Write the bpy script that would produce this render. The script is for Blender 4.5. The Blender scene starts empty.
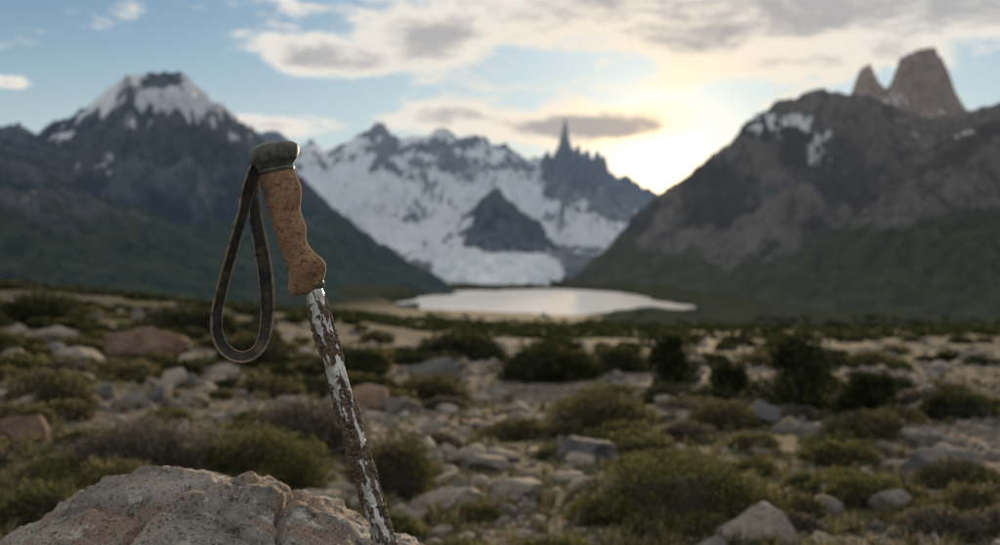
import bpy, math, numpy as np
from mathutils import Vector, Matrix
import bmesh
sc=bpy.context.scene
sc.view_settings.view_transform='Standard'; sc.view_settings.look='None'; sc.view_settings.exposure=0
F=972.0; HY=250.0
# ------------------------------------------------ noise
perm=np.random.default_rng(3).permutation(256); perm=np.concatenate([perm,perm,perm])
_g=np.random.default_rng(4).normal(size=(256,3)); _g/=np.linalg.norm(_g,axis=1)[:,None]
def pn(x,y,z=0.0):
    x,y,z=np.broadcast_arrays(np.asarray(x,float),np.asarray(y,float),np.asarray(z,float))
    xi=np.floor(x).astype(int);yi=np.floor(y).astype(int);zi=np.floor(z).astype(int)
    xf=x-xi;yf=y-yi;zf=z-zi
    u=xf**3*(xf*(xf*6-15)+10);v=yf**3*(yf*(yf*6-15)+10);w=zf**3*(zf*(zf*6-15)+10)
    def g(dx,dy,dz):
        h=perm[perm[perm[(xi+dx)&255]+((yi+dy)&255)]+((zi+dz)&255)]
        G=_g[h]; return G[...,0]*(xf-dx)+G[...,1]*(yf-dy)+G[...,2]*(zf-dz)
    l=lambda a,b,t:a+(b-a)*t
    return 1.5*l(l(l(g(0,0,0),g(1,0,0),u),l(g(0,1,0),g(1,1,0),u),v),l(l(g(0,0,1),g(1,0,1),u),l(g(0,1,1),g(1,1,1),u),v),w)
def fbm(x,y,z=0.0,o=5,gain=.5):
    s=0;a=1;f=1
    for i in range(o):
        s=s+a*pn(x*f+i*17.3,y*f+i*5.1,z*f+i*9.7);a*=gain;f*=2.03
    return s
def ridged(x,y,z=0.0,o=5,gain=.5):
    s=0;a=1;f=1;n=0
    for i in range(o):
        s=s+a*(1-np.abs(pn(x*f+i*13.3,y*f+i*7.1,z*f+3.7*i)))**2;n+=a;a*=gain;f*=2.07
    return s/n
def sst(a,b,x):
    t=np.clip((x-a)/(b-a),0,1);return t*t*(3-2*t)
# ------------------------------------------------ mesh helper
def mk(name,V,Fc,attrs=None,mat=None,smooth=True,parent=None):
    V=np.asarray(V,dtype=np.float32);Fc=np.asarray(Fc,dtype=np.int32)
    me=bpy.data.meshes.new(name);n=len(Fc);k=Fc.shape[1]
    me.vertices.add(len(V));me.vertices.foreach_set('co',V.ravel())
    me.loops.add(n*k);me.loops.foreach_set('vertex_index',Fc.ravel())
    me.polygons.add(n);me.polygons.foreach_set('loop_start',np.arange(0,n*k,k,dtype=np.int32))
    me.polygons.foreach_set('loop_total',np.full(n,k,dtype=np.int32))
    me.polygons.foreach_set('use_smooth',np.full(n,smooth,dtype=bool))
    me.update(calc_edges=True)
    for a,val in (attrs or {}).items():
        at=me.attributes.new(a,'FLOAT','POINT');at.data.foreach_set('value',np.asarray(val,dtype=np.float32).ravel())
    ob=bpy.data.objects.new(name,me);sc.collection.objects.link(ob)
    if mat:me.materials.append(mat)
    if parent:ob.parent=parent
    return ob
def grid_faces(nu,nv,wrap=False):
    i=np.arange(nu-1)[:,None];j=np.arange(nv if wrap else nv-1)[None,:];j2=(j+1)%nv
    return np.stack([i*nv+j,(i+1)*nv+j,(i+1)*nv+j2,i*nv+j2],-1).reshape(-1,4)
_ico={}
def ico(n):
    if n not in _ico:
        bm=bmesh.new();bmesh.ops.create_icosphere(bm,subdivisions=n,radius=1)
        V=np.array([v.co[:] for v in bm.verts]);Fc=np.array([[v.index for v in f.verts] for f in bm.faces]);bm.free()
        _ico[n]=(V,Fc)
    return _ico[n]
# ------------------------------------------------ node helper
class N:
    def __init__(s,nt):s.nt=nt
    def node(s,t,**kw):
        n=s.nt.nodes.new(t)
        for k,v in kw.items():setattr(n,k,v)
        return n
    def put(s,sock,v):
        if isinstance(v,bpy.types.NodeSocket):s.nt.links.new(v,sock)
        elif v is not None:
            if hasattr(sock.default_value,'__len__'):
                if not hasattr(v,'__len__'):v=(v,)*len(sock.default_value)
                v=tuple(v)
                if len(v)==3 and len(sock.default_value)==4:v=v+(1,)
            sock.default_value=v
    def m(s,op,a,b=None,c=None,clamp=False):
        n=s.node('ShaderNodeMath',operation=op,use_clamp=clamp)
        s.put(n.inputs[0],a);s.put(n.inputs[1],b);s.put(n.inputs[2],c);return n.outputs[0]
    def vm(s,op,a,b=None):
        n=s.node('ShaderNodeVectorMath',operation=op);s.put(n.inputs[0],a);s.put(n.inputs[1],b);return n
    def mix(s,f,a,b,bt='MIX'):
        n=s.node('ShaderNodeMix',data_type='RGBA',blend_type=bt);s.put(n.inputs[0],f);s.put(n.inputs[6],a);s.put(n.inputs[7],b);return n.outputs[2]
    def noise(s,vec,scale,detail=5,rough=.55,dist=0):
        n=s.node('ShaderNodeTexNoise');s.put(n.inputs['Vector'],vec);s.put(n.inputs['Scale'],scale);s.put(n.inputs['Detail'],detail);s.put(n.inputs['Roughness'],rough);s.put(n.inputs['Distortion'],dist);return n.outputs[0]
    def vor(s,vec,scale,feat='F1',out='Distance'):
        n=s.node('ShaderNodeTexVoronoi',feature=feat);s.put(n.inputs['Vector'],vec);s.put(n.inputs['Scale'],scale);return n.outputs[out]
    def step(s,x,a,b):
        n=s.node('ShaderNodeMapRange',interpolation_type='SMOOTHSTEP');s.put(n.inputs[0],x);s.put(n.inputs[1],a);s.put(n.inputs[2],b);return n.outputs[0]
    def attr(s,name):return s.node('ShaderNodeAttribute',attribute_name=name).outputs['Fac']
    def bump(s,h,dist,strength=1.0,nrm=None):
        n=s.node('ShaderNodeBump');s.put(n.inputs['Height'],h);s.put(n.inputs['Distance'],dist);s.put(n.inputs['Strength'],strength)
        if nrm:s.put(n.inputs['Normal'],nrm)
        return n.outputs[0]
def material(name):
    m=bpy.data.materials.new(name);m.use_nodes=True;nt=m.node_tree
    b=nt.nodes['Principled BSDF'];n=N(nt)
    n.pos=n.node('ShaderNodeNewGeometry').outputs['Position'];n.b=b
    def setp(col=None,rough=None,normal=None,spec=None,metal=None):
        for k,v in(('Base Color',col),('Roughness',rough),('Normal',normal),('Specular IOR Level',spec),('Metallic',metal)):
            if v is not None:n.put(b.inputs[k],v)
    n.set=setp
    return m,n
# ------------------------------------------------ camera
cam=bpy.data.cameras.new('camera');co=bpy.data.objects.new('camera',cam);sc.collection.objects.link(co)
pitch=math.atan((272.5-HY)/F)
co.rotation_euler=(math.pi/2-pitch,0,0);cam.lens=35;cam.sensor_width=36;cam.clip_start=.05;cam.clip_end=60000
cam.dof.use_dof=True;cam.dof.focus_distance=1.0;cam.dof.aperture_fstop=5.2
sc.camera=co
cp,sp=math.cos(pitch),math.sin(pitch)
def ray(px,py):
    a=(px-500)/F;b=(272.5-py)/F
    y=cp+b*sp;z=-sp+b*cp
    return np.array([a/y,1.0,z/y])
def P(px,py,d):return ray(px,py)*d
# ------------------------------------------------ ground height
def H(x,y):
    x=np.asarray(x,float);y=np.asarray(y,float)
    z=-0.77-0.08*y
    z=np.where(z<-60,-60-38*(1-np.exp((z+60)/38)),z)
    z=z+0.1*300*(1-np.exp(-np.maximum(0,-x-.6)/300))*np.exp(-(np.maximum(y,0)/900)**2)
    d=np.hypot(x,y)
    z=z+.022*fbm(x/.45,y/.45,.5,3)*sst(.2,2,d)
    z=z+.20*pn(x/5,y/5,2.5)*sst(3,14,d)+.7*fbm(x/45,y/45,5.5,2)*sst(25,90,d)+3.0*fbm(x/300,y/300,8.5,3)*sst(150,500,d)
    e=((x-75)/262)**2+((y-1900)/575)**2+.32*fbm(x/200,y/380,1.2,4)
    k=sst(1.12,.95,e)
    z=np.where(y>1000,np.maximum(z,-99),z)
    # moraine banks around the lake
    z=z+14*np.exp(-((e-1.75)/.42)**2)*(.6+.8*np.abs(fbm(x/140,y/260,3.3,3)))*sst(1700,2300,y)
    z=z+9*np.exp(-((x-205)/90)**2-((y-1290)/90)**2)*(1+.5*fbm(x/40,y/60,.4,3))+22*np.exp(-((x+290)/110)**2-((y-1900)/330)**2)
    z=z*(1-k)+(-106)*k
    z=z+.012*np.maximum(0,y-2650)
    return z
def vegn(x,y):
    return fbm(x/2.6,y/2.6,11.3,3)*.8+ .5*pn(x/9,y/9,4.4)+ .40*sst(.15,.9,np.abs(x/np.maximum(y,1)-.03)/.3)-.02
def hit(px,py):
    r=ray(px,py);d=np.geomspace(1.5,400,4000)
    z=r[2]*d;h=H(r[0]*d,d);i=np.argmax(z<h)
    return d[i] if z[i]<h[i] else 60.
# ------------------------------------------------ materials
def mat_ground():
    m,n=material('ground_soil');p=n.pos
    v=n.attr('veg');far=n.attr('far');pl=n.attr('plain')
    n2=n.noise(p,9,5,.7);n3=n.noise(p,40,3,.6)
    vn=n.node('ShaderNodeTexVoronoi');n.put(vn.inputs['Vector'],p);vn.inputs['Scale'].default_value=22;vc=vn.outputs['Color'];vd=vn.outputs['Distance']
    soil=n.mix(n.step(n2,.3,.7),(.070,.056,.042),(.155,.130,.102))
    sep=n.node('ShaderNodeSeparateColor');n.put(sep.inputs[0],vc)
    peb=n.mix(sep.outputs[0],(.10,.095,.09),(.34,.305,.265))
    soil=n.mix(n.m('MULTIPLY',n.step(vd,.55,.3),n.step(sep.outputs[1],.35,.6)),soil,peb)
    moss=n.mix(n.step(n3,.35,.65),(.024,.028,.012),(.090,.086,.036))
    vm=n.step(n.m('ADD',v,n.m('MULTIPLY',n.m('SUBTRACT',n2,.5),1.2)),.12,.42)
    near=n.mix(vm,soil,moss)
    fn=n.noise(p,.035,5,.65);fn2=n.noise(p,.008,4)
    forest=n.mix(n.step(fn,.35,.65),(.014,.022,.011),(.045,.050,.022))
    plain=n.mix(n.step(fn,.4,.6),(.07,.056,.038),(.16,.13,.095))
    farc=n.mix(n.step(n.m('ADD',pl,n.m('SUBTRACT',fn2,.5)),.4,.6),forest,plain)
    col=n.mix(far,near,farc)
    h=n.m('ADD',n.m('MULTIPLY',n2,.6),n.m('MULTIPLY',n.step(vd,.6,.1),.25))
    n.set(col,.95,n.bump(h,.04,.9),.15);return m
def mat_stone(name,a,b,lich=0.0):
    m,n=material(name);p=n.pos
    n1=n.noise(p,3.5,4,.6);n2=n.noise(p,30,5,.7)
    t=n.attr('tint')
    c=n.mix(t,a,b);c=n.mix(n.step(n1,.4,.75),c,n.mix(.4,c,(.34,.29,.23)))
    c=n.mix(n.m('MULTIPLY',n.step(n2,.48,.66),.6),c,(.06,.056,.05))
    if lich:c=n.mix(n.m('MULTIPLY',n.step(n.noise(p,6,4,.6),.55,.65),lich),c,(.26,.15,.09))
    n.set(c,.9,n.bump(n2,.03,.9),.2);return m
def mat_leaf(name,a,b,c3):
    m,n=material(name);t=n.attr('tint')
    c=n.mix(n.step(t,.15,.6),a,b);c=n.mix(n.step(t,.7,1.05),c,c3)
    n.set(c,.75,None,.2)
    tr=n.node('ShaderNodeBsdfTranslucent');n.put(tr.inputs[0],c)
    ms=n.node('ShaderNodeMixShader');ms.inputs[0].default_value=.35
    n.nt.links.new(n.b.outputs[0],ms.inputs[1]);n.nt.links.new(tr.outputs[0],ms.inputs[2])
    n.nt.links.new(ms.outputs[0],n.nt.nodes['Material Output'].inputs[0]);return m
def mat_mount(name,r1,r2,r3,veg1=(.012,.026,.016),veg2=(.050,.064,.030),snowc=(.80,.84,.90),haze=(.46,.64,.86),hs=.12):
    m,n=material(name)
    sx=n.node('ShaderNodeMapping');n.put(sx.inputs[0],n.pos);sx.inputs['Scale'].default_value=(1,1,.6)
    p=sx.outputs[0]
    n1=n.noise(p,.006,6,.7,.5);n2=n.noise(p,.025,5,.7);n3=n.noise(p,.0022,3);rd=n.attr('rdg')
    c=n.mix(n.step(n.m('ADD',n1,n.m('MULTIPLY',n.m('SUBTRACT',rd,.62),1.3)),.40,.60),r1,r2);c=n.mix(n.step(n3,.45,.62),c,n.mix(.5,c,r3))
    c=n.mix(n.m('MULTIPLY',n.step(n2,.46,.62),.8),c,n.mix(.2,(.012,.015,.02),c))
    vg=n.step(n.m('ADD',n.attr('vegm'),n.m('MULTIPLY',n.m('SUBTRACT',n1,.5),1.6)),.42,.58)
    c=n.mix(vg,c,n.mix(n.step(n2,.35,.65),veg1,veg2))
    sn=n.step(n.m('ADD',n.attr('snow'),n.m('ADD',n.m('MULTIPLY',n.m('SUBTRACT',n1,.5),1.9),n.m('MULTIPLY',n.m('SUBTRACT',n2,.5),1.2))),.47,.54)
    c=n.mix(sn,c,n.mix(n2,snowc,tuple(q*.75 for q in snowc)))
    n.set(c,.9,n.bump(n.m('ADD',n1,n.m('MULTIPLY',n2,.35)),80,1.),.1)
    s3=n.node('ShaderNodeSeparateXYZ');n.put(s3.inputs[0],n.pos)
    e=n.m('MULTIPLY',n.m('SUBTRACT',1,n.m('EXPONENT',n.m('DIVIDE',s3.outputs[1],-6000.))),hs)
    n.put(n.b.inputs['Emission Color'],haze);n.put(n.b.inputs['Emission Strength'],e)  # aerial haze painted in: rock emits the haze colour, more with distance
    return m
# ------------------------------------------------ ground sheet
G=mat_ground()
na,nr=700,620
az=np.tan(np.linspace(-1.15,1.15,na))
yy=np.concatenate([np.linspace(-6,.45,20),np.geomspace(.5,14000,nr-20)])
Y,U=np.meshgrid(yy,az,indexing='ij')
X=U*np.where(Y<1.5,1.5+ (1.5-Y)*.3,Y)
Z=H(X,Y)
veg=vegn(X,Y);far=sst(22,60,np.hypot(X,Y))
plain=-.05+.62*sst(.10,.25,X/np.maximum(Y,1))*sst(60,140,Y)*sst(1100,500,Y)+.34*sst(1150,1300,Y)*sst(3600,2500,Y)
fc=grid_faces(nr,na)[:,::-1]
mk('ground',np.stack([X,Y,Z],-1).reshape(-1,3),fc,{'veg':veg,'far':far,'plain':plain},G)
# ------------------------------------------------ lake
m,n=material('lake_water')
nz=n.noise(n.pos,.05,4)
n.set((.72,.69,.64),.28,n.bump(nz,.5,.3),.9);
k=np.linspace(0,2*np.pi,121)[:-1]
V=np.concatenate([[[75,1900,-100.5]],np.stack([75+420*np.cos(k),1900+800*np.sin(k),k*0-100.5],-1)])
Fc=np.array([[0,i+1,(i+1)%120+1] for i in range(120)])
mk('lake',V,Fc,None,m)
# ------------------------------------------------ mountains
def mountain(name,prof,Dl,Fl,mat,p=1.5,L=500,amp=.2,rough=12,snowf=None,vegf=None,nt=190,zf=-101,step=1.3,seed=0.,jag=3.):
    prof=np.array(prof,float)
    px=np.arange(prof[0,0],prof[-1,0]+.1,step);u=(px-500)/F
    pyv=np.interp(px,prof[:,0],prof[:,1])
    pyv=pyv+jag*fbm(px/11,seed,.2,4,.65)*np.clip((290-pyv)/60,0,1)
    E=(HY-pyv)/F
    D=np.interp(px,*np.array(Dl,float).T);Fo=np.interp(px,*np.array(Fl,float).T)
    t=np.concatenate([np.linspace(0,1,nt),np.linspace(1.01,1.6,24)])
    T,Ux=np.meshgrid(t,u,indexing='ij');
    y=Fo+(D-Fo)*T;x=Ux*y
    zt=E*D
    s=np.where(T<=1,np.abs(T)**p,1-1.3*(T-1))
    hgt=np.maximum(zt-zf,5)
    z=zf+hgt*s
    win=np.clip(T,0,1)**.6*np.clip((1-T)*4,0,1)**.8
    wx=fbm(x/(L*1.6),y/(L*1.6),seed+3.3,3)*L*.6
    r=ridged((x+wx)/L,y/(L*2.0),seed+.7,6,.6)
    z=z+(r-.66)*hgt*amp*2.2*win
    z=z+rough*fbm(x/(L*.16),y/(L*.16),seed+6,4,.65)*np.clip(T*2,0,1)*(.35+.65*np.clip((1-T)*6,0,1))
    cap=(E+.0012)*y                      # spurs stay below the crest line
    z=np.where(T<1,np.where(z>cap-12,np.minimum(z,cap-12*np.exp(-(z-cap+12)/30)),z),z)
    dzt=np.gradient(z,axis=0)/np.maximum(np.abs(np.gradient(y,axis=0)),1)
    dzu=np.gradient(z,axis=1)/np.maximum(np.abs(np.gradient(x,axis=1)),1)
    slope=np.hypot(dzt,dzu)
    PX=np.broadcast_to(px,T.shape);PY=HY-z/y*F
    nn=fbm(x/(L*.5),y/(L*.5),seed+9,5,.6)
    S=snowf(PX,PY,z,T,slope,nn,r) if snowf else z*0-2
    Vg=vegf(PX,PY,z,T,slope,nn,r) if vegf else z*0-2
    f=grid_faces(len(t),len(px))[:,::-1]
    return mk(name,np.stack([x,y,z],-1).reshape(-1,3),f,{'snow':S,'vegm':Vg,'rdg':r},mat)
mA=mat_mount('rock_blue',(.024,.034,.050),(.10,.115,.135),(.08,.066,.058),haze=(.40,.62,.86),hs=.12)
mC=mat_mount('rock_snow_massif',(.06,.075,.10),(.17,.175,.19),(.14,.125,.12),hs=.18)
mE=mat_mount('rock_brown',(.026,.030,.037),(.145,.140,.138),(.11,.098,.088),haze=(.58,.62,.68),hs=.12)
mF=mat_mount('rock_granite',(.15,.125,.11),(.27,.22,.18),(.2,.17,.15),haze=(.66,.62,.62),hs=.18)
G2=lambda PX,PY,a,b,sa,sb:np.exp(-((PX-a)/sa)**2-((PY-b)/sb)**2)
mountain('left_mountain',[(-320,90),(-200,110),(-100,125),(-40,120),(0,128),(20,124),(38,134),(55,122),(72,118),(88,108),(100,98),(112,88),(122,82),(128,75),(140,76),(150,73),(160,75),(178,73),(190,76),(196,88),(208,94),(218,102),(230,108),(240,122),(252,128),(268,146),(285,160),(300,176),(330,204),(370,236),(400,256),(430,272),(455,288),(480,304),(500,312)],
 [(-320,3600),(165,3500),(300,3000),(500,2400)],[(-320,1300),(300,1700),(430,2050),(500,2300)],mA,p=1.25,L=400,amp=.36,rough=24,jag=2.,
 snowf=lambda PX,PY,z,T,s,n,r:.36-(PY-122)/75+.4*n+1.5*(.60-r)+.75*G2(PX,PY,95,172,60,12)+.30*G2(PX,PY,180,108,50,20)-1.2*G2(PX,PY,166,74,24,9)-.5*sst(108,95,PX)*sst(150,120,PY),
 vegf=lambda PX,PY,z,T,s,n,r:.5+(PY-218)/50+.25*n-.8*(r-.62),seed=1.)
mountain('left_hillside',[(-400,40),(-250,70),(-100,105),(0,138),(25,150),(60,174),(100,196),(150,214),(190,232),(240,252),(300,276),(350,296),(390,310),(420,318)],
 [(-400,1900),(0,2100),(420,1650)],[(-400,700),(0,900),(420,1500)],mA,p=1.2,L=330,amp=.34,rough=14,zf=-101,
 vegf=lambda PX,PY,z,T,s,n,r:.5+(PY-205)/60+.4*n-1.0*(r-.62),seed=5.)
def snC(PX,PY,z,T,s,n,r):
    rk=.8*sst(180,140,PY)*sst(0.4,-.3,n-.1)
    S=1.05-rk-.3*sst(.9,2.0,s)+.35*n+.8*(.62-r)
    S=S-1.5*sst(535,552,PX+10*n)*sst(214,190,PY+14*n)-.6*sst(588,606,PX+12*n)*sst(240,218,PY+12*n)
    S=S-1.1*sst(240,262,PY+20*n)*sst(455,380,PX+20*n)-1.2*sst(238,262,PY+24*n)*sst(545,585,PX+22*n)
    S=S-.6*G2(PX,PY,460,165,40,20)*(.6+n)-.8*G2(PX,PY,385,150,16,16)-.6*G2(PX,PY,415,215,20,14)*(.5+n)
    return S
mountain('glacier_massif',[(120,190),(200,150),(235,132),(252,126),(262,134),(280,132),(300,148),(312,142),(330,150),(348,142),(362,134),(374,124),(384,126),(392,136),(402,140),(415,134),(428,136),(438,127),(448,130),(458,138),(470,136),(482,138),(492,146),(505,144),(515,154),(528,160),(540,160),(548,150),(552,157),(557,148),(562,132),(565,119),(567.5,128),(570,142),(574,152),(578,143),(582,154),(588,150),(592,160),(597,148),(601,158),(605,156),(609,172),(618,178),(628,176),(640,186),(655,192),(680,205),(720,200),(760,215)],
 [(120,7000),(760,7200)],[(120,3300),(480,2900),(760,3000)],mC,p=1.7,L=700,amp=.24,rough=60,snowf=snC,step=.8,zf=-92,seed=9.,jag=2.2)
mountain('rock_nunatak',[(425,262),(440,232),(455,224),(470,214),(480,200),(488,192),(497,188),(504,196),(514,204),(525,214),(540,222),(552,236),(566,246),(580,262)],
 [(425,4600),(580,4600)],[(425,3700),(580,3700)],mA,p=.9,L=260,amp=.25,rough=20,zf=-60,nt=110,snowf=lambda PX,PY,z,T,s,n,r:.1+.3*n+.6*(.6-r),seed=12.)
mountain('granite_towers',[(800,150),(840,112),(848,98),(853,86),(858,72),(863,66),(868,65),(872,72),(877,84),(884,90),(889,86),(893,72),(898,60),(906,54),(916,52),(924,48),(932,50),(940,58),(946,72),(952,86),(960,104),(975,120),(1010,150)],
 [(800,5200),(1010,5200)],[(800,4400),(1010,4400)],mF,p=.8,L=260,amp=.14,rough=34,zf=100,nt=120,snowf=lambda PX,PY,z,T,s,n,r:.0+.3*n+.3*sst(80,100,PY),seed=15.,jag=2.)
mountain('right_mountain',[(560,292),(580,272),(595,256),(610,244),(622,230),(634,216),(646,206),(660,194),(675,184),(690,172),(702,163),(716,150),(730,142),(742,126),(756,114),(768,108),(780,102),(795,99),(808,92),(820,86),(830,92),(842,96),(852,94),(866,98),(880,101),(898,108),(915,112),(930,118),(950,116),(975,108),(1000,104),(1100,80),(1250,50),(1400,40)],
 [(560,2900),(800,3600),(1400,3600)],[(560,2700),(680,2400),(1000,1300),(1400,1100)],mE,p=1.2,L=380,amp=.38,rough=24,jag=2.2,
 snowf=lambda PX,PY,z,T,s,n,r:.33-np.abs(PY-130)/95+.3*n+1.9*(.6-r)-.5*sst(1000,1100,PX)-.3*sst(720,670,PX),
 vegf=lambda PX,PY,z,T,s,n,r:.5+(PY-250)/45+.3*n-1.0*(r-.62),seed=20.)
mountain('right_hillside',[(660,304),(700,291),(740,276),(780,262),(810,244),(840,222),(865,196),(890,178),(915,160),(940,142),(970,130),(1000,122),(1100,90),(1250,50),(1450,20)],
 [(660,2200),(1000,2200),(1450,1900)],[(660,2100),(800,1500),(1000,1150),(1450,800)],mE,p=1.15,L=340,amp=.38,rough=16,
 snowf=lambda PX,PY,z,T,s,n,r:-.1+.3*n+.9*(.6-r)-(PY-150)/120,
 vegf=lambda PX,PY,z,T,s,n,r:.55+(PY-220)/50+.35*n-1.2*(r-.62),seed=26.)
# glacier tongue descending to the head of the lake
gy=np.linspace(2530,4300,170);gv=np.linspace(-1,1,110)
GY,GV=np.meshgrid(gy,gv,indexing='ij')
q=(GY-2530)/1770
cpx=496+6*np.sin(q*4)-14*q;hw_=60+18*q+5*fbm(GY/160,GV*0,.7,3)
GX=(cpx+GV*hw_-500)/F*GY
edge_=np.clip(1-np.abs(GV)**4,0,1)
GZ=-112+(26*sst(0,.03,q)+82*q**1.05)+14*edge_-20*(1-edge_)
GZ=GZ+9*(ridged(GX/70,GY/34,.2,4)-.6)*2+6*fbm(GX/30,GY/30,4.,3)
m,n=material('glacier_ice');p=n.pos
i1=n.noise(p,.02,5,.7)
c=n.mix(n.step(i1,.35,.65),(.38,.47,.54),(.74,.78,.82));c=n.mix(n.m('MULTIPLY',n.step(n.noise(p,.012,4,.7),.55,.68),.7),c,(.22,.20,.18))
n.set(c,.7,n.bump(i1,20,.8),.3);n.put(n.b.inputs['Emission Color'],(.46,.64,.86));n.b.inputs['Emission Strength'].default_value=.05  # haze painted in as a faint even blue emission of the ice
mk('glacier',np.stack([GX,GY,GZ],-1).reshape(-1,3),grid_faces(170,110)[:,::-1],None,m)
# ------------------------------------------------ stones
def rockshape(n,seed,planes=11,amp=.12,rough=.03):
    r=np.random.default_rng(seed);V,Fc=ico(n);V=V.copy()
    for i in range(planes):
        nn=r.normal(size=3);nn/=np.linalg.norm(nn);dd=r.uniform(.42,.8)
        q=V@nn;msk=q>dd;V[msk]-=np.outer(q[msk]-dd,nn)
    V*=1+amp*fbm(V[:,0]*1.3+seed,V[:,1]*1.3,V[:,2]*1.3,2)[:,None]+rough*fbm(V[:,0]*5+seed,V[:,1]*5,V[:,2]*5,2)[:,None]
    return V,Fc
def rotz(a):c,s=math.cos(a),math.sin(a);return np.array([[c,-s,0],[s,c,0],[0,0,1]])
mS=mat_stone('stone',(.14,.132,.122),(.36,.325,.28),.25)
mSr=mat_stone('stone_reddish',(.18,.12,.085),(.28,.19,.14),.4)
mSb=mat_stone('stone_bluish',(.085,.095,.105),(.17,.175,.18),.1)
def place(r,cnt,dmin,dmax,cond,um=.85):
    K=cnt*12
    d=np.exp(r.uniform(math.log(dmin),math.log(dmax),K));x=r.uniform(-um,um,K)*d
    ok=np.nonzero(cond(x,d))[0][:cnt];return x[ok],d[ok],H(x[ok],d[ok])
def scatter(name,cnt,lvl,dmin,dmax,smin,smax,mat,seed,vegcut=.6,flat=.6):
    r=np.random.default_rng(seed);shapes=[rockshape(lvl,seed*50+i) for i in range(10)]
    xs,ds,zs=place(r,cnt,dmin,dmax,lambda x,d:(vegn(x,d)<vegcut+r.normal(size=len(x))*.25)&~((d<1.9)&(x<.2)))
    Vs=[];Fs=[];Ts=[];o=0
    for x,d,z in zip(xs,ds,zs):
        s=smin*(smax/smin)**(r.random()**2.6)*(d/4)**.45
        V,Fc=shapes[r.integers(10)]
        W=V*np.array([s*r.uniform(.8,1.4),s*r.uniform(.7,1.1),s*flat*r.uniform(.6,1.2)])@rotz(r.uniform(0,6.3)).T
        tl=r.normal()*.3;c,sn=math.cos(tl),math.sin(tl);W=W@np.array([[c,0,sn],[0,1,0],[-sn,0,c]])
        Vs.append(W+np.array([x,d,z+s*flat*.15]));Fs.append(Fc+o);o+=len(V);Ts.append(np.full(len(V),r.random()))
    mk(name,np.concatenate(Vs),np.concatenate(Fs),{'tint':np.concatenate(Ts)},mat)
scatter('stones',4200,3,2.2,45,.022,.13,mS,11,vegcut=.38)
scatter('stones',700,3,2.2,45,.025,.16,mSb,13,vegcut=.5)
scatter('gravel',12000,2,2.2,16,.008,.03,mS,12,vegcut=.4)
def hero_rock(px,py,w,h,mat,seed,name='rock',lvl=5):
    d=hit(px,py);wm=w/F*d;hm=h/F*d
    V,Fc=rockshape(lvl,seed,12,.12,.04);ex=(V.max(0)-V.min(0))/2
    W=V/ex*np.array([wm/2,wm*.42,hm*.75]);x=(px-500)/F*d
    W=W+np.array([x,d+wm*.3,float(H(x,d+wm*.3))+hm*.25])
    mk(name,W,Fc,{'tint':np.full(len(V),(seed*.37)%1)},mat)
for i,(px,py,w,h,mt) in enumerate([(130,358,84,36,mSr),(770,545,80,36,mS),(622,512,66,34,mS),(962,482,80,34,mSb),(450,512,84,20,mS),(22,438,46,24,mSr),(14,420,30,14,mSr),
  (75,368,50,22,mS),(440,382,56,24,mSb),(588,462,66,26,mSb),(575,460,40,22,mS),(765,424,40,22,mSb),(665,420,60,14,mS),(480,470,50,18,mS),(520,500,60,18,mS),(700,500,30,12,mS),(815,440,30,14,mSb),
  (360,410,60,26,mSr),(930,450,34,18,mS),(850,500,50,18,mS),(550,425,40,12,mS),(395,415,40,14,mS),(40,342,60,18,mS),(930,395,30,12,mS),(700,405,44,12,mS),(500,400,30,10,mS)]):
    hero_rock(px,py,w,h,mt,i+101)
# ------------------------------------------------ shrubs
def leaves(c,rad,n,leaf,r,spread=.8,shell=.4,low=.0,wid=.32):
    dv=r.normal(size=(n,3));dv[:,2]=np.abs(dv[:,2])*(1-low)+dv[:,2]*low;dv/=np.linalg.norm(dv,axis=1)[:,None]
    sd=r.uniform(0,50)
    lump=1+.30*pn(dv[:,0]*2.2+sd,dv[:,1]*2.2,dv[:,2]*2.2)+.22*pn(dv[:,0]*6+sd,dv[:,1]*6,dv[:,2]*6)
    k=1-r.random(n)**1.8*shell
    p=c+dv*rad*(lump*k)[:,None]
    a=dv+r.normal(size=(n,3))*spread*.6+np.array([0,0,.3]);a/=np.linalg.norm(a,axis=1)[:,None]
    b=np.cross(a,r.normal(size=(n,3)));b/=np.linalg.norm(b,axis=1)[:,None]
    L=(leaf*r.uniform(.6,1.4,n))[:,None]
    V=np.stack([p,p+a*L*.5+b*L*wid,p+a*L,p+a*L*.5-b*L*wid],1).reshape(-1,3)
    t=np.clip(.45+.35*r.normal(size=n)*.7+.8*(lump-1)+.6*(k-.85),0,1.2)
    return V,np.arange(4*n).reshape(-1,4),np.repeat(t,4)
def core(c,rad,lvl=3):
    V,Fc=ico(lvl);s=1+.3*pn(V[:,0]*2+c[0],V[:,1]*2,V[:,2]*2)
    return c+V*rad*.72*s[:,None],Fc
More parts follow.
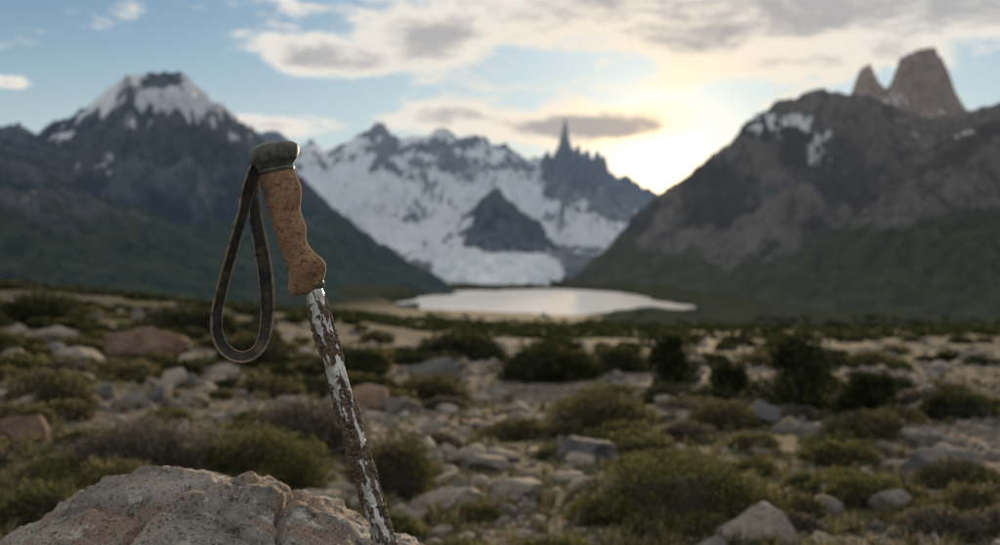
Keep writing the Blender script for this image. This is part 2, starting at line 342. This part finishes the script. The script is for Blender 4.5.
def shrub_at(x,d,wm,hm,kind,r,dens=1.,z=None):
    y=d+wm*.3;z=float(H(x,y)) if z is None else z;out=[]
    pxs=wm/d*F
    if kind=='tree':
        nb=int(14+pxs/6)
        for i in range(nb):
            a=r.uniform(0,6.28);q=math.sqrt(r.random())*.42*wm;hh=r.uniform(.12,.88)*hm
            q*=1.15-.75*hh/hm
            c=np.array([x+q*math.cos(a),y+q*math.sin(a),z+hh]);rr=wm*r.uniform(.11,.2)
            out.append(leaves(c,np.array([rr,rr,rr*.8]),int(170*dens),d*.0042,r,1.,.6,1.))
    else:
        c=np.array([x,y,z-hm*.05]);
        n=int(np.clip(pxs*pxs*.42*dens,150,9000))
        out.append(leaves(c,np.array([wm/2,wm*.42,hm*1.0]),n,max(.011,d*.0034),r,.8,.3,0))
        for j in range(3):
            a=r.uniform(0,6.28);cc=c+np.array([math.cos(a)*wm*.3,math.sin(a)*wm*.25,0]);
            out.append(leaves(cc,np.array([wm*.25,wm*.25,hm*.8]),n//4,max(.011,d*.0034),r,.8,.3,0))
    return out,(x,y,z,wm,hm)
def join(parts):
    o=0;Vs=[];Fs=[];Ts=[]
    for V,Fc,T in parts:Vs.append(V);Fs.append(Fc+o);Ts.append(T);o+=len(V)
    return np.concatenate(Vs),np.concatenate(Fs),np.concatenate(Ts)
mats={'cushion':mat_leaf('leaf_cushion',(.036,.042,.016),(.118,.122,.045),(.25,.235,.10)),
 'grey':mat_leaf('leaf_grey',(.045,.045,.04),(.13,.12,.09),(.22,.19,.15)),
 'olive':mat_leaf('leaf_olive',(.045,.046,.02),(.135,.125,.058),(.26,.22,.12)),
 'dark':mat_leaf('leaf_dark',(.015,.021,.010),(.050,.058,.024),(.12,.112,.045)),
 'tree':mat_leaf('leaf_tree',(.014,.021,.009),(.046,.058,.021),(.10,.10,.038))}
mcore,nc=material('shrub_dark_core');nc.set((.02,.018,.012),.95)  # plain dark filler ball added inside each shrub to hide the ground
mbark,nb_=material('bark');nb_.set(nb_.mix(nb_.noise(nb_.pos,60),(.05,.04,.03),(.12,.1,.08)),.9)
r=np.random.default_rng(21)
hero=[(245,492,150,62,'cushion'),(135,486,170,66,'grey'),(392,500,80,72,'cushion'),(602,432,108,42,'olive'),(300,455,120,50,'grey'),(30,540,90,56,'cushion'),
 (700,530,190,66,'cushion'),(670,392,72,58,'tree'),(806,414,96,82,'tree'),(738,400,62,36,'tree'),(876,416,60,44,'tree'),(38,408,80,40,'olive'),(175,338,100,34,'dark'),(30,326,90,34,'dark'),
 (552,382,110,34,'dark'),(455,360,90,26,'dark'),(728,430,64,26,'olive'),(968,420,70,28,'dark'),(880,440,90,26,'olive'),(350,372,70,24,'dark'),(250,366,80,28,'dark'),(520,440,76,18,'olive'),
 (850,468,80,24,'cushion'),(640,480,50,22,'cushion'),(800,520,60,24,'olive'),(985,520,70,30,'olive'),(100,520,120,50,'olive'),(430,400,70,26,'olive'),(620,372,60,22,'dark')]
for (px,py,w,h,kd) in hero:
    d=hit(px,py);parts,(x,y,z,wm,hm)=shrub_at((px-500)/F*d,d,w/F*d,h/F*d,kd,r)
    V,Fc,T=join(parts);emp=bpy.data.objects.new('shrub',None);sc.collection.objects.link(emp)
    mk('foliage',V,Fc,{'tint':T},mats[kd],False,emp)
    if kd!='tree':
        W,f=core(np.array([x,y,z-hm*.05]),np.array([wm/2,wm*.42,hm]));mk('dark_core',W,f,None,mcore,True,emp)
    else:
        Vs=[];Fs=[];o=0
        for i in range(9):
            a=r.uniform(0,6.28);q=r.uniform(.15,.4)*wm
            p0=np.array([x,y,z-.03]);p2=np.array([x+q*math.cos(a),y+q*math.sin(a),z+hm*r.uniform(.5,.9)]);pm=(p0+p2)/2+np.array([0,0,hm*.05])-np.array([math.cos(a),math.sin(a),0])*q*.2
            ks=np.linspace(0,2*np.pi,7)[:-1];ring=[]
            for c,rad in((p0,.035*wm),(pm,.02*wm),(p2,.006*wm)):
                ring.append(c+np.stack([np.cos(ks),np.sin(ks),ks*0],-1)*rad)
            Vs.append(np.concatenate(ring));Fs.append(grid_faces(3,6,True)+o);o+=18
        mk('branches',np.concatenate(Vs),np.concatenate(Fs),None,mbark,True,emp)
for kd,cnt,dmin,dmax,seed in(('cushion',80,2.6,18,1),('olive',120,4,32,2),('dark',330,9,90,3),('grey',50,3.5,20,4)):
    r=np.random.default_rng(seed+70);ps=[];o=0;cv=[];cf=[]
    xs,ds,zs=place(r,cnt,dmin,dmax,lambda x,d:vegn(x,d)>.2)
    for x,d,z in zip(xs,ds,zs):
        w=r.uniform(.09,.24)*(d/4)**.55
        a,(xx,y,z,wm,hm)=shrub_at(x,d,w*1.6,w*.42,kd,r,.8,z);ps+=a
        W,f=core(np.array([xx,y,z-hm*.05]),np.array([wm/2,wm*.42,hm]),2);cv.append(W);cf.append(f+o);o+=len(W)
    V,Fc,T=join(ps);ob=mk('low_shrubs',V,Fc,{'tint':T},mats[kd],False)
    mk('dark_core',np.concatenate(cv),np.concatenate(cf),None,mcore,True,ob)
# forest mass (valley floor scrub and woods)
r=np.random.default_rng(5);ps=[]
xs,ds,zs=place(r,2600,60,1180,lambda x,d:(fbm(x/60,d/60,3.3,3)+np.where(x/d<.12,.25,-.1)>0),.7)
for x,d,z in zip(xs,ds,zs):
    s=min(d*.0045,3.2)*r.uniform(.7,1.3)
    ps.append(leaves(np.array([x,d,z+s*.2]),np.array([s*1.3,s*1.3,s*1.0]),45,s*.6,r,1.,.6,.2,.45))
V,Fc,T=join(ps);mk('forest',V,Fc,{'tint':T*.9},mats['tree'],False)
# grass
r=np.random.default_rng(9);Vs=[];Ts=[]
xs,ds,zs=place(r,2000,1.7,14,lambda x,d:vegn(x,d)>.05,.75)
for x,d,z in zip(xs,ds,zs):
    nb=22;hh=r.uniform(.03,.08)
    a=r.uniform(0,6.28,nb);q=r.random(nb)*.04
    p=np.stack([x+q*np.cos(a),d+q*np.sin(a),np.full(nb,z)],-1)
    ln=np.stack([np.cos(a),np.sin(a),a*0],-1)*r.uniform(.2,.7,nb)[:,None]*hh;up=np.array([0,0,1])*(hh*r.uniform(.6,1.2,nb))[:,None]
    sd=np.stack([-np.sin(a),np.cos(a),a*0],-1)*.0022*(1+d/5)
    mid=p+ln*.35+up*.65;tip=p+ln*1.1+up
    Vs.append(np.stack([p-sd,p+sd,mid+sd*.7,mid-sd*.7,mid-sd*.7,mid+sd*.7,tip+sd*.1,tip-sd*.1],1).reshape(-1,3));Ts.append(np.repeat(r.random(nb)*.9+.2,8))
V=np.concatenate(Vs);mk('grass',V,np.arange(len(V)).reshape(-1,4),{'tint':np.concatenate(Ts)},mats['olive'],False)
# ------------------------------------------------ foreground boulder
V,Fc=ico(8);V=V.copy()
V=np.sign(V)*np.abs(V)**.72
V/=np.abs(V).max(0)
for nn,dd in(((.15,-.25,1),.86),((-.5,-.1,1),.98),((.9,-.3,.65),1.08),((.2,-1,.5),1.0),((-.1,.9,.7),1.05),((.75,.5,.6),1.08),((-1,-.4,.5),1.1),((.35,.25,1),.95)):
    nn=np.array(nn,float);nn/=np.linalg.norm(nn);q=V@nn;mk_=q>dd;V[mk_]-=np.outer((q-dd)[mk_],nn)*.92
W=V*np.array([.385,.33,.36])+np.array([-.412,1.15,-.628])
W[:,2]-=.26*np.maximum(0,-(W[:,0]+.38))*(W[:,2]>-.75)
nrm=V/np.linalg.norm(V,axis=1)[:,None]
x,y,z=W.T
st=fbm(x*6,y*9,z*6+3,2)*.5+x*2.2-y*1.1+z*3
dsp=.012*fbm(x*5,y*5,z*5,3)+.015*(ridged(x*7,y*7,z*14,4)-.6)+.0045*fbm(x*45,y*45,z*45,5,.65)+.007*(sst(.3,.42,(st*2.3)%1)-(st*2.3)%1)
def crack(a,b,off,w,dep):
    global dsp
    q=(x*a+y*b)-off+.03*pn(x*9,y*9,z*9)+.008*pn(x*40,y*40,z*40)
    dsp=dsp-dep*np.exp(-(q/w)**2)+dep*.45*sst(0,.03,q)*sst(.12,.03,q)
crack(.93,-.36,-.77,.006,.030)
crack(.35,.94,.93,.004,.014)
crack(.98,.2,-.02,.005,.014)
crack(.75,-.66,-1.04,.004,.014)
W=W+nrm*dsp[:,None]
m,n=material('boulder_granite');p=n.pos
n1=n.noise(p,9,5,.6);n2=n.noise(p,70,6,.7);n3=n.noise(p,260,3,.6);n4=n.noise(p,12,6,.65,.8)
c=n.mix(n.step(n1,.35,.65),(.17,.158,.145),(.38,.35,.31))
c=n.mix(n.m('MULTIPLY',n.step(n4,.48,.58),.65),c,n.mix(n.step(n2,.4,.6),(.26,.155,.10),(.40,.28,.20)))
c=n.mix(n.m('MULTIPLY',n.step(n2,.54,.64),.88),c,(.055,.05,.045))
sp_=n.vor(p,170);c=n.mix(n.m('MULTIPLY',n.step(sp_,.22,.12),n.step(n.noise(p,30,3),.45,.55)),c,(.62,.60,.55))
c=n.mix(n.m('MULTIPLY',n.step(n3,.56,.66),.85),c,(.045,.04,.036))
c=n.mix(n.m('MULTIPLY',n.step(n.noise(p,17,6,.7,.5),.57,.63),.75),c,(.52,.52,.46))
h=n.m('ADD',n.m('MULTIPLY',n2,.7),n.m('MULTIPLY',n3,.3))
n.set(c,.88,n.bump(h,.016,1.0),.3)
mk('boulder',W,Fc,None,m)
# ------------------------------------------------ trekking pole
pole=bpy.data.objects.new('trekking_pole',None);sc.collection.objects.link(pole)
def catm(Q,tt):
    out=[]
    for s in tt:
        i=min(int(s),len(Q)-2);f=s-i;p0=Q[max(i-1,0)];p1=Q[i];p2=Q[i+1];p3=Q[min(i+2,len(Q)-1)]
        out.append(.5*((2*p1)+(-p0+p2)*f+(2*p0-5*p1+4*p2-p3)*f*f+(-p0+3*p1-3*p2+p3)*f**3))
    return np.array(out)
def rings(name,LR,mat,kd=.86,dep=1.0,capend=None,seg=48,sub=6):
    A=np.array([P(a,b,dep) for a,b,_,_ in LR]);B=np.array([P(c,d,dep) for _,_,c,d in LR])
    tt=np.linspace(0,len(A)-1,(len(A)-1)*sub+1)
    A=catm(A,tt);B=catm(B,tt);C=(A+B)/2;R=(B-A)/2;rl=np.linalg.norm(R,axis=1)
    k=np.linspace(0,2*np.pi,seg+1)[:-1]
    V=C[:,None]+np.cos(k)[None,:,None]*R[:,None]+np.sin(k)[None,:,None]*(rl*kd)[:,None,None]*np.array([0,1.,0])
    V=V.reshape(-1,3);fcs=[list(q) for q in grid_faces(len(A),seg,True)]
    me=bpy.data.meshes.new(name)
    Vl=[tuple(v) for v in V]
    if capend is not None:
        row=len(A)-1
        Vl.append(tuple(P(capend[0],capend[1],dep)));ci=len(Vl)-1
        for j in range(seg):fcs.append([row*seg+j,row*seg+(j+1)%seg,ci])
    me.from_pydata(Vl,[],fcs);me.polygons.foreach_set('use_smooth',[True]*len(me.polygons))
    bm=bmesh.new();bm.from_mesh(me);bmesh.ops.recalc_face_normals(bm,faces=bm.faces);bm.to_mesh(me);bm.free()
    ob=bpy.data.objects.new(name,me);sc.collection.objects.link(ob);me.materials.append(mat);ob.parent=pole;return ob
m,n=material('cork');p=n.pos
a1=n.noise(p,220,5,.7);a2=n.noise(p,60,5,.6);a3=n.vor(p,420,out='Color');s3=n.node('ShaderNodeSeparateColor');n.put(s3.inputs[0],a3)
c=n.mix(n.step(a2,.3,.7),(.17,.094,.052),(.29,.172,.098));c=n.mix(n.m('MULTIPLY',s3.outputs[0],.5),c,(.43,.29,.18))
c=n.mix(n.m('MULTIPLY',n.step(a1,.54,.64),.85),c,(.055,.03,.017))
c=n.mix(n.m('MULTIPLY',n.step(n.noise(p,25,4),.5,.7),.5),c,(.10,.062,.04))
n.set(c,.92,n.bump(n.m('ADD',a1,n.m('MULTIPLY',s3.outputs[0],.3)),.0015,1.),.2)
cork=m
rings('grip',[(259,169,292,162),(259,175,294,170),(261,185,298,179),(264,195,301,188),(266,205,301,199),(269,215,300,209),(272,225,303,218),(275,235,306,228),(278,245,306,238),(282,254,309,246),(285,263,315,253),(288,272,323,260),(288.5,280,326,267),(288,287,324.5,276),(288.5,293,322,285),(291,297.5,319,290)],cork,.85,capend=(305,294))
m,n=material('rubber');p=n.pos
a1=n.noise(p,120,5,.6);c=n.mix(n.step(a1,.4,.7),(.045,.050,.042),(.11,.11,.09));n.set(c,n.m('ADD',.33,n.m('MULTIPLY',a1,.3)),n.bump(a1,.0006,.5),.5);rub=m
rings('grip_head',[(262,178,291,171),(256.5,173,292.5,166),(254,168,294.5,161),(251,163.5,297,157),(249.8,158,298.3,152.5),(250.5,153,298.6,148.5),(254,148,297.5,144.5),(262,144,293,141.5),(270,142,286,140.8)],rub,.8,capend=(278,141.2))
rings('head_groove_ring',[(258,172.5,293.6,165.2),(257.6,174,294.4,167),(258.6,176,294.2,169)],rub,.9)
# shaft
d0,d1=1.0,.965
a=P(313,289,d0);b=P(386,548,d1);dirv=(b-a)/np.linalg.norm(b-a)
gz=float(H(b[0],b[1]));Ltot=(a[2]-gz)/-dirv[2]+.03
sd=np.cross(dirv,[0,1,0]);sd/=np.linalg.norm(sd);dp=np.cross(sd,dirv)
ns=1500;seg=72
s=np.linspace(-.01,Ltot-.07,ns);k=np.linspace(0,2*np.pi,seg+1)[:-1]
S,K=np.meshgrid(s,k,indexing='ij')
rad=np.where(S<.52,.0094,.0080)
cx=np.cos(K)*.009;cy=np.sin(K)*.009
mud=fbm(cx*110,cy*110,S*34,5,.6)*1.1+.8*pn(cx*60,cy*60,S*17+4)+(.0+2.6*np.clip(S-.03,-.1,.4))+.65*np.exp(-((S-.062)/.018)**2)-.5*np.exp(-((S-.0)/.035)**2)
mm=sst(.12,.26,mud)
rad=rad+mm*(.0010+.0022*np.clip(mud-.2,0,1.2)+.0012*fbm(cx*400,cy*400,S*400,2))
C=a+dirv*S[...,None]
V=C+rad[...,None]*(np.cos(K)[...,None]*sd+np.sin(K)[...,None]*dp)
m,n=material('shaft_paint_and_mud');p=n.pos
a1=n.noise(p,90,6,.7);a2=n.noise(p,500,4,.7);mk2=n.attr('mud')
met=n.mix(n.step(a1,.38,.66),(.62,.615,.60),(.30,.285,.26))
mudc=n.mix(n.step(n.noise(p,160,5,.7),.35,.65),(.030,.022,.015),(.17,.12,.08))
f=n.step(n.m('ADD',mk2,n.m('MULTIPLY',n.m('SUBTRACT',a2,.5),.5)),.35,.55)
f2=n.m('MAXIMUM',f,n.m('MULTIPLY',n.step(n.m('ADD',a2,n.m('MULTIPLY',mk2,.2)),.62,.72),.8))
n.set(n.mix(f2,met,mudc),n.m('ADD',.30,n.m('MULTIPLY',f2,.6)),n.bump(n.m('MULTIPLY',a2,f),.001,.9),.5)
n.put(n.b.inputs['Metallic'],n.m('MULTIPLY',n.m('SUBTRACT',1,f2),.35))
mk('shaft',V.reshape(-1,3),grid_faces(ns,seg,True),{'mud':mm},m,True,pole)
def lathe(name,prof,mat,seg=32):
    V=[];kk=np.linspace(0,2*np.pi,seg+1)[:-1]
    for s_,r_ in prof:
        V.append(a+dirv*s_+r_*(np.cos(kk)[:,None]*sd+np.sin(kk)[:,None]*dp))
    mk(name,np.concatenate(V),grid_faces(len(prof),seg,True),None,mat,True,pole)
e=Ltot-.07
lathe('basket',[(e-.05,.008),(e-.045,.014),(e-.03,.015),(e-.028,.03),(e-.024,.032),(e-.022,.012),(e,.010)],rub)
lathe('tip',[(e-.005,.0095),(e+.02,.007),(e+.05,.005),(e+.075,.002)],rub)
lathe('collar',[(-.012,.0125),(-.006,.0128),(.0005,.0125),(.001,.0098),(.003,.0093)],rub)
# strap
pts=[(262,166,.004,50),(255,171,-.006,50),(249,186,-.010,58),(243.5,210,-.011,64),(236,238,-.010,66),(228,266,-.008,66),(220.5,295,-.004,64),(216.5,318,-.002,62),(217.5,334,0,60),(223,347,.001,58),(233,355,.002,54),(244.5,357,.003,50),(255,352.5,.004,42),(262.5,342,.006,32),(266.5,325,.008,22),(267.5,302,.010,12),(265.5,276,.011,8),(261.5,250,.011,10),(257,224,.010,20),(254,200,.008,34),(254,184,.006,44),(258,172,.004,50),(264,166,.004,50)]
Q=np.array([list(P(q[0],q[1],1.0+q[2]))+[q[3]] for q in pts]);R=catm(Q,np.linspace(0,len(Q)-1,420))
C=R[:,:3];al=np.radians(R[:,3]);T=np.gradient(C,axis=0);T/=np.linalg.norm(T,axis=1)[:,None]
pl_=np.cross(T,np.array([0,1.,0]));pl_/=np.linalg.norm(pl_,axis=1)[:,None]
yv=np.cross(pl_,T)
Wv=np.cos(al)[:,None]*pl_+np.sin(al)[:,None]*yv
Nv=np.cross(T,Wv)
hw=.0080;ht=.0009
sec=[(-1,-.6),(-.97,-1),(-.8,-1.15),(-.76,-.8),(0,-.75),(.76,-.8),(.8,-1.15),(.97,-1),(1,-.6),(1,.6),(.97,1),(.8,1.15),(.76,.8),(0,.75),(-.76,.8),(-.8,1.15),(-.97,1),(-1,.6)]
wob=.0006*fbm(np.arange(len(C))/18.,0,.3,3)
V=np.stack([C+Wv*hw*u_+Nv*(ht*v_+wob[:,None]) for u_,v_ in sec],1);edge=np.tile([abs(u_) for u_,_ in sec],(len(C),1))
m,n=material('webbing');p=n.pos
wv=n.node('ShaderNodeTexWave');n.put(wv.inputs['Vector'],p);wv.inputs['Scale'].default_value=260;wv.inputs['Distortion'].default_value=1.5;wv.bands_direction='Z'
a1=n.noise(p,70,6,.7);ed=n.step(n.attr('edge'),.77,.83)
c=n.mix(n.step(a1,.35,.7),(.018,.020,.022),(.065,.058,.05))
c=n.mix(n.m('MULTIPLY',ed,n.step(a1,.33,.55)),c,(.30,.23,.16))
c=n.mix(n.m('MULTIPLY',n.step(n.noise(p,35,6,.7),.54,.66),.5),c,(.14,.105,.075))
n.set(c,.8,n.bump(wv.outputs[1],.0006,.7),.3)
mk('strap',V.reshape(-1,3),grid_faces(len(C),len(sec),True),{'edge':edge},m,True,pole)
# ------------------------------------------------ sun + world
saz,sel=math.radians(10.5),math.radians(6.5)
sv=Vector((math.sin(saz)*math.cos(sel),math.cos(saz)*math.cos(sel),math.sin(sel)))
L=bpy.data.lights.new('sun','SUN');L.energy=4.6;L.angle=math.radians(1.0);L.color=(1,.74,.48)
lo=bpy.data.objects.new('sun',L);sc.collection.objects.link(lo);lo.rotation_euler=sv.to_track_quat('Z','Y').to_euler()
w=bpy.data.worlds.new('World');sc.world=w;w.use_nodes=True;nt=w.node_tree;n=N(nt)
bg=nt.nodes['Background']
sky=n.node('ShaderNodeTexSky',sky_type='NISHITA');sky.sun_disc=False;sky.sun_elevation=math.radians(22);sky.sun_rotation=saz;sky.air_density=1.0;sky.dust_density=.3;sky.ozone_density=3.
gen=n.node('ShaderNodeTexCoord').outputs['Generated']
sx=n.node('ShaderNodeSeparateXYZ');n.put(sx.inputs[0],gen)
x_,y_,z_=sx.outputs
azn=n.m('ARCTAN2',x_,y_);el=n.m('ARCSINE',z_)
base=n.mix(1.0,sky.outputs[0],(.074,.076,.070),'MULTIPLY')
cv=n.node('ShaderNodeCombineXYZ');n.put(cv.inputs[0],n.m('MULTIPLY',azn,3.2));n.put(cv.inputs[1],n.m('MULTIPLY',el,8.5));n.put(cv.inputs[2],.35)
cn=n.noise(cv.outputs[0],2.4,6,.6,.35)
cn2=n.noise(cv.outputs[0],8.0,5,.65,.2)
def blob(px,py,sx_,sy_,amp):
    a0=math.atan((px-500)/F);e0=math.atan((HY-py)/F)
    q=n.m('POWER',n.m('ABSOLUTE',n.m('DIVIDE',n.m('SUBTRACT',azn,a0),sx_/F)),2.0)
    r_=n.m('POWER',n.m('ABSOLUTE',n.m('DIVIDE',n.m('SUBTRACT',el,e0),sy_/F)),2.0)
    return n.m('MULTIPLY',n.m('EXPONENT',n.m('MULTIPLY',n.m('ADD',q,r_),-1.)),amp)
dens=None
for bl in[(620,-20,360,62,.66),(325,62,62,20,.85),(430,42,60,24,.75),(900,10,200,48,.62),(720,40,160,18,.4),(445,112,60,18,.8),(585,128,95,17,1.35),(965,42,60,20,.45),(-40,-60,160,30,.3),(5,102,18,6,.55),(272,130,46,10,.62),(800,72,130,12,.4),(560,88,140,10,.2)]:
    q=blob(*bl);dens=q if dens is None else n.m('ADD',dens,q)
dens=n.m('ADD',dens,n.m('MULTIPLY',n.step(el,.27,.5),.5))
dens=n.m('ADD',dens,n.m('MULTIPLY',n.step(n.m('ABSOLUTE',azn),.6,.9),.25))
dd=n.m('ADD',dens,n.m('ADD',n.m('MULTIPLY',n.m('SUBTRACT',cn,.5),1.7),n.m('MULTIPLY',n.m('SUBTRACT',cn2,.5),.9)))
alpha=n.step(dd,.16,.50)
thick=n.step(dd,.56,1.05)
dt=n.vm('DOT_PRODUCT',gen,tuple(Vector((math.sin(math.radians(9.5)),math.cos(math.radians(9.5)),math.sin(math.radians(4.0)))).normalized())).outputs['Value']
ang=n.m('ARCCOSINE',n.m('MINIMUM',dt,.99999))
near=n.m('EXPONENT',n.m('MULTIPLY',n.m('POWER',n.m('DIVIDE',ang,.17),1.4),-1))
bright=n.mix(near,(.88,.84,.78),(1.08,.90,.64))
grey=n.mix(near,(.50,.49,.49),(.40,.35,.33))
cc=n.mix(thick,bright,grey)
pale=n.mix(n.m('MULTIPLY',n.step(el,.24,.0),.75),base,(.66,.72,.75))
col=n.mix(n.m('MULTIPLY',alpha,.94),pale,cc)
glow=n.m('EXPONENT',n.m('MULTIPLY',n.m('POWER',n.m('DIVIDE',ang,.048),1.2),-1))
g=n.m('MULTIPLY',n.m('ADD',n.m('MULTIPLY',glow,2.2),n.m('MULTIPLY',near,.05)),n.m('SUBTRACT',1,n.m('MULTIPLY',thick,.8)))
sc_=n.vm('SCALE',(1.,.66,.30));n.put(sc_.inputs['Scale'],g)
fin=n.vm('ADD',col,sc_.outputs[0]).outputs[0]
n.put(bg.inputs[0],fin);bg.inputs[1].default_value=.95
